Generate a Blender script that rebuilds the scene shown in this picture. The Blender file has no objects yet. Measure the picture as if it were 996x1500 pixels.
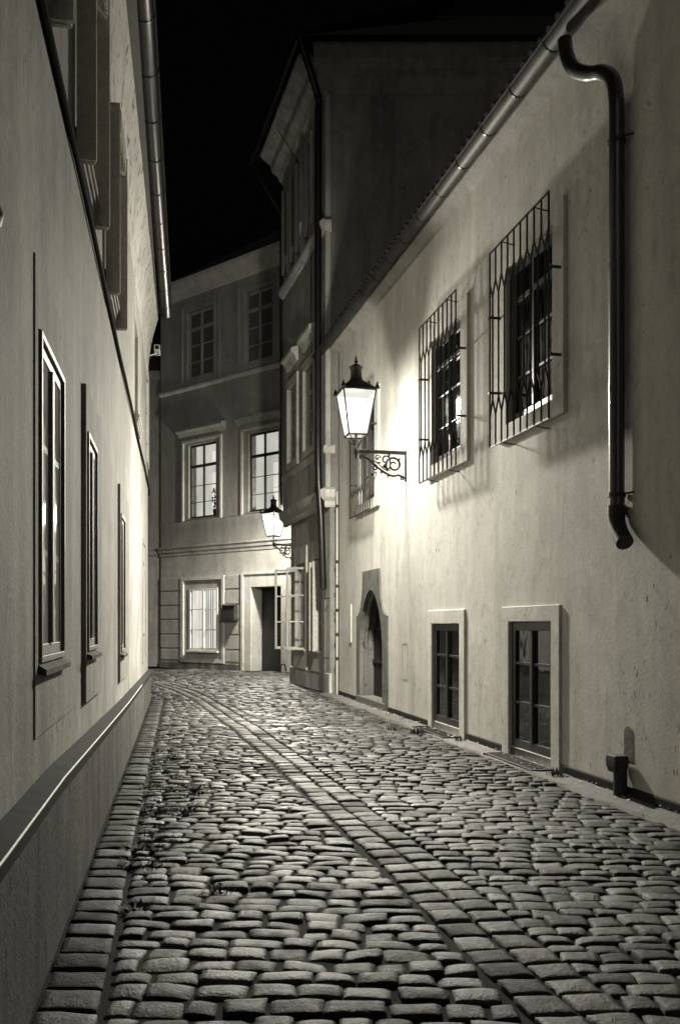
import bpy, math, random
from mathutils import Vector, Matrix, noise
from mathutils.geometry import tessellate_polygon
random.seed(11)
R = math.radians
sc = bpy.context.scene
COL = sc.collection
CAMH = 1.45

# ------------------------------------------------------------------ frames
class Frame:
    """vertical wall plane X = a + b*Z seen in plan; s runs along it, t comes out of it"""
    def __init__(f, ox, oy, dx, dy, nx, ny):
        f.o = (ox, oy)
        l = math.hypot(dx, dy); f.d = (dx / l, dy / l)
        l = math.hypot(nx, ny); f.n = (nx / l, ny / l)
    def w(f, s, t, z):
        return Vector((f.o[0] + f.d[0] * s + f.n[0] * t, f.o[1] + f.d[1] * s + f.n[1] * t, z))
LEFT = Frame(-.616, 0, -.181, 1, 1, .181)
RIGHT = Frame(4.124, 0, -.2252, 1, -1, -.2252)
FAR = Frame(30.3, 0, -1.19, 1, -1, -1.19)
# the far wall line X = 30.3 - 1.19 Z
FAR = Frame(30.3, 0, -1.19, 1, -1, -1.19)
MID = Frame(5.214, 0, -.29, 1, -1, -.29)
GAB = Frame(-.20, 18.68, 1, 0, 0, -1)          # gable side of the middle house
LANE = Frame(-6.2, 30.75, -1, .05, -.05, -1)    # low house in the side lane

# ------------------------------------------------------------------ mesh builder
class MB:
    def __init__(m): m.v = []; m.f = []
    def add(m, vs, fs):
        b = len(m.v); m.v += [Vector(p) for p in vs]; m.f += [tuple(b + i for i in f) for f in fs]
    def hexa(m, p):
        m.add(p, [(0, 3, 2, 1), (4, 5, 6, 7), (0, 1, 5, 4), (1, 2, 6, 5), (2, 3, 7, 6), (3, 0, 4, 7)])
    def box(m, fr, s0, s1, t0, t1, z0, z1):
        m.hexa([fr.w(s0, t0, z0), fr.w(s1, t0, z0), fr.w(s1, t1, z0), fr.w(s0, t1, z0),
                fr.w(s0, t0, z1), fr.w(s1, t0, z1), fr.w(s1, t1, z1), fr.w(s0, t1, z1)])
    def quad(m, a, b, c, d): m.add([a, b, c, d], [(0, 1, 2, 3)])
    def tube(m, pts, r, seg=8, caps=True):
        pts = [Vector(p) for p in pts]; n = len(pts)
        rs = r if isinstance(r, (list, tuple)) else [r] * n
        rings = []; up = None
        for i, p in enumerate(pts):
            a = pts[max(i - 1, 0)]; b = pts[min(i + 1, n - 1)]
            d = (b - a).normalized()
            if up is None:
                up = Vector((0, 0, 1)) if abs(d.z) < .9 else Vector((1, 0, 0))
            x = up.cross(d)
            if x.length < 1e-4: x = Vector((1, 0, 0)).cross(d)
            x.normalize(); y = d.cross(x).normalized(); up = y
            rings.append([p + (x * math.cos(2 * math.pi * k / seg) + y * math.sin(2 * math.pi * k / seg)) * rs[i] for k in range(seg)])
        m.loft(rings, True, caps)
    def loft(m, secs, closed=True, caps=True):
        k = len(secs[0]); vs = [p for s in secs for p in s]; fs = []
        for i in range(len(secs) - 1):
            for j in range(k if closed else k - 1):
                j2 = (j + 1) % k
                fs.append((i * k + j, i * k + j2, (i + 1) * k + j2, (i + 1) * k + j))
        if caps:
            fs.append(tuple(range(k - 1, -1, -1))); fs.append(tuple((len(secs) - 1) * k + j for j in range(k)))
        m.add(vs, fs)
    def prism(m, fr, prof, s0, s1, zf=None):
        """profile [(t,z)] swept along s; zf(s) adds to z"""
        m.loft([[fr.w(s, t, z + (zf(s) if zf else 0)) for t, z in prof] for s in ((s0, s1) if not isinstance(s1, list) else s1)])
    def plate(m, fr, outer, holes, t0, t1, sides=True):
        """flat plate in the wall plane (outline [(s,z)], holes likewise) front at t1, with reveals back to t0"""
        loops = [outer] + holes
        tri = tessellate_polygon([[Vector((s, z, 0)) for s, z in l] for l in loops])
        fl = [p for l in loops for p in l]
        m.add([fr.w(s, t1, z) for s, z in fl], tri)
        for k, l in enumerate(loops):
            if k == 0 and not sides: continue
            for i in range(len(l)):
                a, b = l[i], l[(i + 1) % len(l)]
                m.quad(fr.w(a[0], t0, a[1]), fr.w(b[0], t0, b[1]), fr.w(b[0], t1, b[1]), fr.w(a[0], t1, a[1]))
    def build(m, name, mat, root=None, smooth=False, bevel=0, label=None, recalc=True):
        me = bpy.data.meshes.new(name)
        inv = (root_inv(root) if root else Matrix())
        me.from_pydata([inv @ v for v in m.v], [], m.f)
        me.validate()
        if recalc:
            import bmesh
            bm = bmesh.new(); bm.from_mesh(me); bmesh.ops.remove_doubles(bm, verts=bm.verts, dist=1e-5)
            bmesh.ops.recalc_face_normals(bm, faces=bm.faces); bm.to_mesh(me); bm.free()
        me.materials.append(mat)
        if smooth:
            for p in me.polygons: p.use_smooth = True
            try: me.set_sharp_from_angle(angle=R(38))
            except Exception: pass
        o = bpy.data.objects.new(name, me); COL.objects.link(o)
        if root: o.parent = root
        if bevel:
            b = o.modifiers.new('bevel', 'BEVEL'); b.width = bevel; b.segments = 2; b.limit_method = 'ANGLE'
        if label: o['label'] = label
        return o
def root_inv(o):
    mt = Matrix()
    while o is not None:
        mt = o.matrix_basis @ mt if False else o.matrix_basis @ mt
        o = o.parent
    return mt.inverted()
def thing(name, label, cat, loc, rotz=0, group=None):
    o = bpy.data.objects.new(name, None); COL.objects.link(o)
    o.location = loc; o.rotation_euler = (0, 0, rotz); o.empty_display_size = .3
    o.matrix_basis = Matrix.Translation(Vector(loc)) @ Matrix.Rotation(rotz, 4, 'Z')
    return tag(o, label, cat, group)
def tag(o, label, cat, group=None, kind=None):
    o['label'] = label; o['category'] = cat
    if group: o['group'] = group
    if kind: o['kind'] = kind
    return o
def struct(o, kind='structure'):
    o['kind'] = kind; return o

# ------------------------------------------------------------------ materials
TINT = (1.0, .975, .90)
def grey(v, a=1): return (v * TINT[0], v * TINT[1], v * TINT[2], a)
def newmat(name):
    m = bpy.data.materials.new(name); m.use_nodes = True
    nt = m.node_tree; nt.nodes.clear()
    out = nt.nodes.new('ShaderNodeOutputMaterial'); p = nt.nodes.new('ShaderNodeBsdfPrincipled')
    nt.links.new(p.outputs[0], out.inputs[0])
    return m, nt, p, out
def mapn(nt, scale, coord='Object'):
    tc = nt.nodes.new('ShaderNodeTexCoord'); mp = nt.nodes.new('ShaderNodeMapping')
    nt.links.new(tc.outputs[coord], mp.inputs[0]); mp.inputs['Scale'].default_value = scale
    return mp.outputs[0]
def noi(nt, vec, scale, detail=4, rough=.6, dist=0):
    n = nt.nodes.new('ShaderNodeTexNoise'); nt.links.new(vec, n.inputs['Vector'])
    n.inputs['Scale'].default_value = scale; n.inputs['Detail'].default_value = detail
    n.inputs['Roughness'].default_value = rough; n.inputs['Distortion'].default_value = dist
    return n.outputs['Fac']
def ramp(nt, fac, stops):
    r = nt.nodes.new('ShaderNodeValToRGB'); nt.links.new(fac, r.inputs[0])
    e = r.color_ramp.elements
    while len(e) < len(stops): e.new(.5)
    for i, (p, c) in enumerate(stops):
        e[i].position = p; e[i].color = c if isinstance(c, tuple) else (c, c, c, 1)
    return r.outputs[0]
def mix(nt, a, b, fac, mode='MIX'):
    m = nt.nodes.new('ShaderNodeMix'); m.data_type = 'RGBA'; m.blend_type = mode
    for k, v in ((6, a), (7, b)):
        if isinstance(v, tuple): m.inputs[k].default_value = v
        else: nt.links.new(v, m.inputs[k])
    if isinstance(fac, (int, float)): m.inputs[0].default_value = fac
    else: nt.links.new(fac, m.inputs[0])
    return m.outputs[2]
def bump(nt, p, h, strength, dist):
    b = nt.nodes.new('ShaderNodeBump'); nt.links.new(h, b.inputs['Height'])
    b.inputs['Strength'].default_value = strength; b.inputs['Distance'].default_value = dist
    nt.links.new(b.outputs[0], p.inputs['Normal']); return b
def plaster(name, v, streak=.35, blotch=.3, speck=.5, rough=.85, bumpd=.006, speckth=.30, fine=60):
    m, nt, p, out = newmat(name)
    o = mapn(nt, (1, 1, 1)); st = mapn(nt, (1.5, 1.5, .13))
    base = ramp(nt, noi(nt, o, 1.1, 5, .65, .6), [(.28, grey(v * (1 - blotch))), (.72, grey(v * (1 + blotch * .25)))])
    s = ramp(nt, noi(nt, st, 2.4, 4, .55, .5), [(.34, 1 - streak), (.62, 1.0)])
    c = mix(nt, base, s, 1.0, 'MULTIPLY')
    sp = ramp(nt, noi(nt, mapn(nt, (1, 1, .6)), 9, 3, .55), [(speckth - .05, 1 - speck), (speckth, 1.0)])
    c = mix(nt, c, sp, 1.0, 'MULTIPLY')
    md = ramp(nt, noi(nt, mapn(nt, (1, 1, .7)), 4.3, 5, .7, 1.2), [(.32, .82), (.5, 1.0), (.75, 1.04)])
    c = mix(nt, c, md, 1.0, 'MULTIPLY')
    pk = nt.nodes.new('ShaderNodeMath'); pk.operation = 'MULTIPLY'
    nt.links.new(ramp(nt, noi(nt, mapn(nt, (1, 1, 1), ), .9, 2), [(.5, 0.), (.62, 1.)]), pk.inputs[0])
    nt.links.new(ramp(nt, noi(nt, mapn(nt, (1, 1, .45)), 22, 2, .5), [(.30, 1.), (.335, 0.)]), pk.inputs[1])
    c = mix(nt, c, grey(v * .35), pk.outputs[0])
    rn = nt.nodes.new('ShaderNodeMath'); rn.operation = 'MULTIPLY'
    nt.links.new(ramp(nt, noi(nt, mapn(nt, (1, 1, 1)), .55, 3, .6), [(.48, 0.), (.6, 1.)]), rn.inputs[0])
    nt.links.new(ramp(nt, noi(nt, mapn(nt, (5, 5, .35)), 2.2, 4, .65, .6), [(.56, 0.), (.72, .5)]), rn.inputs[1])
    c = mix(nt, c, grey(v * .5), rn.outputs[0])
    f = ramp(nt, noi(nt, o, fine, 3, .8), [(.3, .74), (.7, 1.10)])
    c = mix(nt, c, f, 1.0, 'MULTIPLY')
    nt.links.new(c, p.inputs['Base Color'])
    p.inputs['Roughness'].default_value = rough
    p.inputs['Specular IOR Level'].default_value = .25
    big = noi(nt, o, 1.7, 3, .5); sm = noi(nt, o, 26, 5, .75)
    a = nt.nodes.new('ShaderNodeMath'); a.operation = 'MULTIPLY_ADD'
    nt.links.new(big, a.inputs[0]); a.inputs[1].default_value = 3.0; nt.links.new(sm, a.inputs[2])
    bump(nt, p, a.outputs[0], .8, bumpd)
    return m
def plain(name, v, rough=.5, metal=0, var=.2, scale=14, bumpd=.002, spec=.5):
    m, nt, p, out = newmat(name)
    o = mapn(nt, (1, 1, 1))
    n = noi(nt, o, scale, 5, .7)
    nt.links.new(ramp(nt, n, [(.3, grey(v * (1 - var))), (.7, grey(v * (1 + var * .5)))]), p.inputs['Base Color'])
    r = nt.nodes.new('ShaderNodeMapRange'); nt.links.new(n, r.inputs[0])
    r.inputs[3].default_value = rough * .8; r.inputs[4].default_value = min(1, rough * 1.25)
    nt.links.new(r.outputs[0], p.inputs['Roughness'])
    p.inputs['Metallic'].default_value = metal; p.inputs['Specular IOR Level'].default_value = spec
    if bumpd: bump(nt, p, noi(nt, o, scale * 4, 3), .5, bumpd)
    return m
def emis(name, v, var=0, scale=2):
    m, nt, p, out = newmat(name)
    e = nt.nodes.new('ShaderNodeEmission'); e.inputs[0].default_value = (1, .975, .87, 1); e.inputs[1].default_value = v
    if var:
        n = noi(nt, mapn(nt, (1, 1, .5)), scale, 2)
        r = nt.nodes.new('ShaderNodeMapRange'); nt.links.new(n, r.inputs[0])
        r.inputs[1].default_value = .3; r.inputs[2].default_value = .7
        r.inputs[3].default_value = v * (1 - var); r.inputs[4].default_value = v * (1 + var); nt.links.new(r.outputs[0], e.inputs[1])
    nt.links.new(e.outputs[0], out.inputs[0]); return m
M = {}
M['white_plaster'] = plaster('white_house_plaster', .62, .16, .16, .35, speckth=.285, bumpd=.003)
M['white_smooth'] = plaster('white_surround_plaster', .64, .10, .12, .3, speckth=.27)
M['left_plaster'] = plaster('left_house_plaster', .50, .28, .4, .35, speckth=.27)
M['left_panel'] = plaster('left_house_panel', .47, .34, .32, .5, speckth=.30)
M['cove'] = plaster('cove_plaster', .80, .12, .25, .85, speckth=.40, bumpd=.04)
M['plinth'] = plaster('plinth_render', .15, .5, .4, .6, speckth=.36, bumpd=.02)
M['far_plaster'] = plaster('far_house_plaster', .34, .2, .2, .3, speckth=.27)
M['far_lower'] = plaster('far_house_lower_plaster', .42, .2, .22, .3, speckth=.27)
M['trim'] = plaster('pale_trim', .56, .15, .2, .4, speckth=.30)
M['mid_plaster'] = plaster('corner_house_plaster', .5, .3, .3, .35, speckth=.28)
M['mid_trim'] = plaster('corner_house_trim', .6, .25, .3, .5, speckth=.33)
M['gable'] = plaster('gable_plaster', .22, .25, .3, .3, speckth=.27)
M['dark_plaster'] = plaster('lane_house_plaster', .16, .3, .3, .3)
M['sandstone'] = plaster('portal_sandstone', .17, .2, .35, .6, speckth=.38, bumpd=.02, fine=90)
M['zinc'] = plain('zinc_gutter', .065, .55, .6, .35, 6)
M['zinc_dark'] = plain('dark_zinc_pipe', .02, .32, .5, .4, 6)
M['iron'] = plain('black_wrought_iron', .018, .6, 0, .4, 30)
M['iron_lamp'] = plain('lamp_cast_iron', .03, .45, .4, .4, 30)
M['cable'] = plain('black_cable', .008, .9, 0, .3, 20, spec=.03)
M['wood_white'] = plain('white_painted_wood', .6, .45, 0, .18, 24)
M['wood_pale'] = plain('pale_window_paint', .42, .4, 0, .25, 24)
M['wood_left'] = plain('weathered_window_paint', .27, .55, 0, .35, 24)
M['wood_brown'] = plain('dark_window_wood', .035, .38, 0, .4, 18)
M['wood_dark'] = plain('dark_door_wood', .006, .5, 0, .4, 18)
M['shutter'] = plain('grey_shutter_paint', .72, .6, 0, .25, 20)
M['shutter_dark'] = plain('dark_shutter_paint', .10, .6, 0, .25, 20)
M['flash'] = plain('lead_flashing', .03, .9, 0, .4, 12, spec=.08)
M['metal_highlight'] = plain('metal_edge_highlight', .8, .5, .2, .15, 20)  # pale colour paints the highlight onto the ledge's metal edge
M['concrete'] = plain('concrete_margin', .12, .8, 0, .5, 9, .006)
M['tile'] = plain('clay_roof_tile', .07, .7, 0, .4, 8)
M['leaf'] = plain('weed_leaf', .05, .6, 0, .4, 30, 0)
M['black'] = plain('dark_interior', .008, .8, 0, .2, 5, 0, .1)
M['blind'] = emis('lit_blind', .95, .25, 1.2)
M['curtain'] = emis('lit_curtain', .62, .25, .9)
M['curtain_b'] = emis('lit_room_wall', .85, .25, 1.1)
M['pottery'] = plain('flower_pot', .1, .7)
M['pipe'] = plain('coated_downpipe', .012, .5, 0, .4, 6)
_p = M['pipe'].node_tree.nodes['Principled BSDF']; _p.inputs['Coat Weight'].default_value = .8; _p.inputs['Coat Roughness'].default_value = .14
def dark_glass(name='dark_window_glass', v=.010):
    m, nt, p, out = newmat(name)
    p.inputs['Base Color'].default_value = grey(v); p.inputs['Roughness'].default_value = .06
    p.inputs['Specular IOR Level'].default_value = .8
    bump(nt, p, noi(nt, mapn(nt, (1, 1, 1)), 2.2, 2), .35, .02)
    return m
M['glass'] = dark_glass()
M['glass_dull'] = dark_glass('dusty_window_glass', .10)
M['glass_left'] = dark_glass('curtained_window_glass', .5)
def clear_glass(name, ev, alpha):
    m, nt, p, out = newmat(name)
    t = nt.nodes.new('ShaderNodeBsdfTransparent'); g = nt.nodes.new('ShaderNodeBsdfGlossy'); g.inputs['Roughness'].default_value = .05
    mx = nt.nodes.new('ShaderNodeMixShader'); mx.inputs[0].default_value = alpha
    nt.links.new(t.outputs[0], mx.inputs[1]); nt.links.new(g.outputs[0], mx.inputs[2])
    last = mx.outputs[0]
    if ev:
        e = nt.nodes.new('ShaderNodeEmission'); e.inputs[0].default_value = (1, .98, .88, 1); e.inputs[1].default_value = ev
        a = nt.nodes.new('ShaderNodeAddShader'); nt.links.new(last, a.inputs[0]); nt.links.new(e.outputs[0], a.inputs[1]); last = a.outputs[0]
    nt.links.new(last, out.inputs[0]); return m
M['clear'] = clear_glass('clear_window_glass', 0, .07)
M['lamp_glass'] = clear_glass('glowing_lamp_glass', .65, .03)
M['mantle'] = emis('lamp_mantle', 30)
M['trash'] = plain('litter_paper', .5, .7)

def stone_mat(name, lo, hi, r0, r1):
    m, nt, p, out = newmat(name)
    g = nt.nodes.new('ShaderNodeNewGeometry')
    o = mapn(nt, (1, 1, 1))
    c1 = ramp(nt, g.outputs['Random Per Island'], [(0, grey(lo)), (.7, grey(lo + (hi - lo) * .45)), (1, grey(hi))])
    c2 = ramp(nt, noi(nt, o, 26, 6, .8), [(.34, .42), (.5, .95), (.7, 1.2)])
    c3 = ramp(nt, noi(nt, o, 1.0, 3, .6), [(.35, .6), (.65, 1.1)])
    c = mix(nt, mix(nt, c1, c2, 1, 'MULTIPLY'), c3, 1, 'MULTIPLY')
    nt.links.new(c, p.inputs['Base Color'])
    r = nt.nodes.new('ShaderNodeMapRange'); nt.links.new(noi(nt, o, 6, 4, .7), r.inputs[0])
    r.inputs[1].default_value = .3; r.inputs[2].default_value = .7
    r.inputs[3].default_value = r0; r.inputs[4].default_value = r1
    ra = nt.nodes.new('ShaderNodeMath'); ra.operation = 'MULTIPLY_ADD'; nt.links.new(g.outputs['Random Per Island'], ra.inputs[0]); ra.inputs[1].default_value = -.22; nt.links.new(r.outputs[0], ra.inputs[2])
    ra2 = nt.nodes.new('ShaderNodeMath'); ra2.operation = 'ADD'; nt.links.new(ra.outputs[0], ra2.inputs[0]); ra2.inputs[1].default_value = .11
    nt.links.new(ra2.outputs[0], p.inputs['Roughness'])
    p.inputs['Specular IOR Level'].default_value = .2
    a = nt.nodes.new('ShaderNodeMath'); a.operation = 'MULTIPLY_ADD'
    nt.links.new(noi(nt, o, 17, 4, .7), a.inputs[0]); a.inputs[1].default_value = 1.6; nt.links.new(noi(nt, o, 70, 4, .75), a.inputs[2])
    bump(nt, p, a.outputs[0], .9, .008)
    return m
M['cobble'] = stone_mat('cobble_granite', .018, .118, .36, .64)
M['sett'] = stone_mat('sett_granite', .05, .15, .45, .68)
M['sett_dark'] = stone_mat('kerb_granite', .02, .06, .5, .75)
M['soil'] = plain('joint_soil', .013, .95, 0, .6, 24, .012, spec=.1)

# ------------------------------------------------------------------ ground
g = MB(); g.add([(-400, -400, -.055), (400, -400, -.055), (400, 400, -.055), (-400, 400, -.055)], [(0, 1, 2, 3)])
struct(g.build('ground', M['soil']))
def xl(Z): return -.549 - .181 * Z            # plinth face of the left house
def xr(Z): return 4.124 - .2252 * Z           # face of the white house
STRIP = [(-1.5, 2.1), (0, 1.72), (1.5, 1.33), (3.26, .90), (4.37, .668), (5.51, .43), (6.33, .209), (7.66, -.10), (9.38, -.52),
         (12.65, -1.38), (15, -2.02), (17.3, -2.68), (19.5, -3.42), (22, -4.45), (25, -5.9), (28, -7.6)]
def xs(Z):
    for (a, xa), (b, xb) in zip(STRIP, STRIP[1:]):
        if Z <= b: break
    k = (Z - a) / (b - a); return xa + (xb - xa) * k
def smooth_xs(Z): return (xs(Z - .5) + xs(Z) * 2 + xs(Z + .5)) / 4
def lay(X, Y):                                # gentle unevenness of the old street
    return .018 * noise.noise((X * .7, Y * .7, 3.1)) + .012 * noise.noise((X * 1.9, Y * 1.9, 8.2))
bd = MB(); nx, ny = 128, 290
bd.v = [Vector((-8 + 12.6 * i / nx, .5 + 29 * j / ny, lay(-8 + 12.6 * i / nx, .5 + 29 * j / ny) - .0215 + .005 * noise.noise((i * .9, j * .9, 3)))) for j in range(ny + 1) for i in range(nx + 1)]
bd.f = [(j * (nx + 1) + i, j * (nx + 1) + i + 1, (j + 1) * (nx + 1) + i + 1, (j + 1) * (nx + 1) + i) for j in range(ny) for i in range(nx)]
struct(bd.build('street_bed', M['soil'], smooth=True, recalc=False))
SV, SF = {}, {}
def stone(key, c, gap, top=.0, dome=.018, res=2, nexp=9.0, tilt=1.0):
    """rounded stone over the footprint c = 4 corners, anticlockwise"""
    V, Fc = SV.setdefault(key, []), SF.setdefault(key, [])
    us = {2: [-1, -.955, -.72, -.25, .25, .72, .955, 1], 1: [-1, -.85, -.3, .3, .85, 1], 0: [-1, -.7, .7, 1]}[res]
    n = len(us); b = len(V)
    cx = sum(p[0] for p in c) / 4; cy = sum(p[1] for p in c) / 4
    w = (math.dist(c[0], c[1]) + math.dist(c[2], c[3])) / 2; h = (math.dist(c[1], c[2]) + math.dist(c[3], c[0])) / 2
    kw = max(.2, 1 - 2 * gap / max(w, .05)); kh = max(.2, 1 - 2 * gap / max(h, .05))
    tx, ty = random.gauss(0, .045) * tilt, random.gauss(0, .045) * tilt
    z0 = top + lay(cx, cy) + random.gauss(0, .0025)
    ph = random.random() * 50
    for v in us:
        for u in us:
            r = (abs(u) ** nexp + abs(v) ** nexp) ** (1 / nexp)
            uu, vv = (u / r, v / r) if r > 1 else (u, v)
            a = (1 + uu * kw) / 2; d = (1 + vv * kh) / 2
            x = (c[0][0] * (1 - a) + c[1][0] * a) * (1 - d) + (c[3][0] * (1 - a) + c[2][0] * a) * d
            y = (c[0][1] * (1 - a) + c[1][1] * a) * (1 - d) + (c[3][1] * (1 - a) + c[2][1] * a) * d
            m = max(abs(u), abs(v))
            e = noise.noise((x * 9 + ph, y * 9, ph))
            x += e * .011 * (m ** 2); y += noise.noise((x * 9, y * 9 + ph, ph + 9)) * .011 * (m ** 2)
            z = z0 + (x - cx) * tx + (y - cy) * ty - dome * (abs(uu) ** 2.6 * .4 + abs(vv) ** 2.6 * .6) + .005 * e + .003 * noise.noise((x * 24, y * 24, ph))
            if m >= .999: z -= .04
            elif m > .9: z -= .006
            V.append((x, y, z))
    for j in range(n - 1):
        for i in range(n - 1):
            q = b + j * n + i; Fc.append((q, q + 1, q + n + 1, q + n))
def course(key, x0f, x1f, Z0, Z1, dep, wid, slope, gap, dome, phase, nexp=9., tilt=1.):
    Z = Z0; k = 0
    while Z < Z1:
        d = random.uniform(*dep) * (1.15 if Z > 12 else 1)
        Z2 = Z + d
        def line(z, X, q):                    # wavy course line
            return z + slope * (X - x0f(z)) + .035 * math.sin(X * 1.7 + phase + z * .35) + .03 * noise.noise((X * 1.3, z * .8, phase))
        zm = (Z + Z2) / 2
        xa, xe = x0f(zm), x1f(zm)
        x = xa + random.uniform(0, .12) * 0
        first = True
        while x < xe - .05:
            w = random.uniform(*wid) * (1.2 if Z > 12 else 1)
            if first: w *= random.uniform(.5, 1); first = False
            x2 = min(x + w, xe)
            if xe - x2 < .09: x2 = xe
            j = lambda: random.uniform(-.012, .012)
            c = [(x + j(), line(Z, x, 0) + j()), (x2 + j(), line(Z, x2, 0) + j()), (x2 + j(), line(Z2, x2, 1) + j()), (x + j(), line(Z2, x, 1) + j())]
            if Z < 22 or random.random() > .0:
                res = 2 if Z < 8 else (1 if Z < 15 else 0)
                if Z > .8: stone(key, c, gap * random.uniform(.7, 1.5), random.uniform(-.006, .005), dome * random.uniform(.6, 1.4), res, nexp * random.uniform(.6, 1.5), tilt)
            x = x2
        Z = Z2; k += 1
HALF = .20
course('cobble', lambda z: xl(z) + .27, lambda z: smooth_xs(z) - HALF - .01, .9, 17.6, (.11, .152), (.13, .25), -.06, .0035, .011, 0.)
course('cobble', lambda z: smooth_xs(z) + HALF + .01, lambda z: min(xr(z) - .30, 4), .9, 18.6, (.105, .15), (.13, .25), -.09, .0025, .006, 2., 12., .7)
course('cobble', lambda z: -10.5, lambda z: smooth_xs(z) - HALF, 17.6, 33, (.15, .19), (.2, .36), 0, .010, .014, 4.)
course('cobble', lambda z: smooth_xs(z) + HALF, lambda z: (5.214 - .29 * z) if z < 22.3 else 3.0, 18.6, 29.5, (.15, .19), (.2, .36), 0, .010, .014, 5.)
# the two rows of squarer setts that wind up the street
for side in (-1, 1):
    Z = .9
    while Z < 27:
        d = random.uniform(.15, .21)
        def pt(z, o):
            x = smooth_xs(z); dx = (smooth_xs(z + .2) - smooth_xs(z - .2)) / .4
            l = math.hypot(dx, 1); return (x + o / l, z - o * dx / l * .55)
        a, b = (-HALF, 0) if side < 0 else (0, HALF)
        j = lambda: random.uniform(-.006, .006)
        c = [pt(Z + j(), a + j()), pt(Z + j(), b + j()), pt(Z + d + j(), b + j()), pt(Z + d + j(), a + j())]
        stone('sett', c, .0065, random.uniform(-.002, .006), .006, 2 if Z < 8 else (1 if Z < 15 else 0), 14, .35)
        Z += d
# one row of large setts along the plinth
Z = .9
while Z < 17.4:
    d = random.uniform(.15, .24)
    c = [(xl(Z) + .005, Z), (xl(Z) + .255, Z - .01), (xl(Z + d) + .255, Z + d - .01), (xl(Z + d) + .005, Z + d)]
    stone('kerb', c, .008, random.uniform(-.004, .004), .006, 2 if Z < 8 else 1, 14, .4)
    Z += d
for key, nm in (('cobble', 'cobblestone_street'), ('sett', 'sett_rows'), ('kerb', 'kerb_setts')):
    me = bpy.data.meshes.new(nm); me.from_pydata(SV[key], [], SF[key]); me.materials.append(M[{'kerb': 'sett_dark'}.get(key, key)])
    for p in me.polygons: p.use_smooth = True
    o = bpy.data.objects.new(nm, me); COL.objects.link(o); struct(o)
# mortar strip at the foot of the white house, uneven edge
mg = MB(); secs = []
for i in range(0, 200):
    s = 1.5 + i * .09
    e = .30 + .07 * noise.noise((s * 1.5, 0, 0)) + .03 * noise.noise((s * 6, 0, 4))
    rows = []
    for t in (e + .03, e, e * .66, e * .33, 0.0):
        z = (-.03 if t > e else .006 + .012 * noise.noise((s * 3, t * 9, 2)) + .006 * noise.noise((s * 9, t * 20, 7)))
        rows.append(RIGHT.w(s, t, z))
    secs.append(rows)
mg.loft(secs, False, False)
struct(mg.build('street_edge', M['concrete'], smooth=True, recalc=False))

# ------------------------------------------------------------------ window helpers
def frame_bars(m, fr, s0, s1, z0, z1, t0, t1, w, mull=True, bars=(), trans=None, bw=.022, mw=.05, tw=.06):
    m.box(fr, s0, s0 + w, t0, t1, z0, z1); m.box(fr, s1 - w, s1, t0, t1, z0, z1)
    m.box(fr, s0 + w, s1 - w, t0, t1, z0, z0 + w); m.box(fr, s0 + w, s1 - w, t0, t1, z1 - w, z1)
    c = (s0 + s1) / 2
    if mull: m.box(fr, c - mw / 2, c + mw / 2, t0 - .004, t1 + .012, z0 + w, z1 - w)
    spans = [(s0 + w, c - mw / 2), (c + mw / 2, s1 - w)] if mull else [(s0 + w, s1 - w)]
    for a, b in spans:
        for z in bars: m.box(fr, a, b, t0 + .006, t1 - .006, z - bw / 2, z + bw / 2)
        if trans: m.box(fr, a, b, t0 - .003, t1 + .018, trans - tw / 2, trans + tw / 2)
def window(fr, root, s0, s1, z0, z1, t, mat, glass, bars=(), trans=None, w=.06, mull=True, label=None, bw=.022, tw=.06, mw=.05, thick=.05):
    m = MB(); frame_bars(m, fr, s0, s1, z0, z1, t - thick, t, w, mull, bars, trans, bw, mw, tw)
    o = m.build('window', mat, root, bevel=.004, label=label)
    p = MB(); p.box(fr, s0 + .01, s1 - .01, t - thick * .62, t - thick * .5, z0 + .01, z1 - .01)
    p.build('pane', glass, o)
    return o
def surround(fr, par, s0, s1, z0, z1, holes, t0, t1, mat, name='surround', bev=.008):
    m = MB(); m.plate(fr, [(s0, z0), (s1, z0), (s1, z1), (s0, z1)], holes, t0, t1)
    return m.build(name, mat, par, bevel=bev)
def rect(a, b, c, d): return [(a, c), (b, c), (b, d), (a, d)]

# ================================================================== LEFT HOUSE
EL = 17.78      # s of its far corner
lh = thing('plastered_house', 'long pale plastered house on the left with dark plinth, ledge and flush tall windows', 'house', LEFT.w(8, -.1, 0))
def ledge_z(s):
    P = [(-6, .80), (2.75, .744), (4.15, .748), (6.3, .70), (9.35, .636), (12.2, .60), (17.9, .53)]
    for (a, za), (b, zb) in zip(P, P[1:]):
        if s <= b: break
    return za + (zb - za) * (s - a) / (b - a)
LW = [(3.93, 4.74, 1.283, 2.74, 3.82, 5.15), (5.78, 6.42, 1.28, 2.69, 5.71, 6.86), (9.13, 9.76, 1.17, 2.58, 9.07, 10.54)]
UW = [(3.30, 4.02), (5.42, 6.15), (7.56, 8.30), (12.55, 13.5)]
holes = [rect(a, b, c, d) for a, b, c, d, _, _ in LW] + [rect(a, b, 4.42, 5.75) for a, b in UW]
m = MB(); m.plate(LEFT, rect(-6, EL, 0, 7.9), holes, -.30, 0, True)
# far end, back
m.quad(LEFT.w(EL, 0, 0), LEFT.w(EL, -8, 0), LEFT.w(EL, -8, 7.9), LEFT.w(EL, 0, 7.9))
m.quad(LEFT.w(-6, 0, 0), LEFT.w(-6, -8, 0), LEFT.w(-6, -8, 7.9), LEFT.w(-6, 0, 7.9))
m.quad(LEFT.w(-6, -8, 0), LEFT.w(EL, -8, 0), LEFT.w(EL, -8, 7.9), LEFT.w(-6, -8, 7.9))
m.build('wall', M['left_plaster'], lh, recalc=False)
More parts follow.
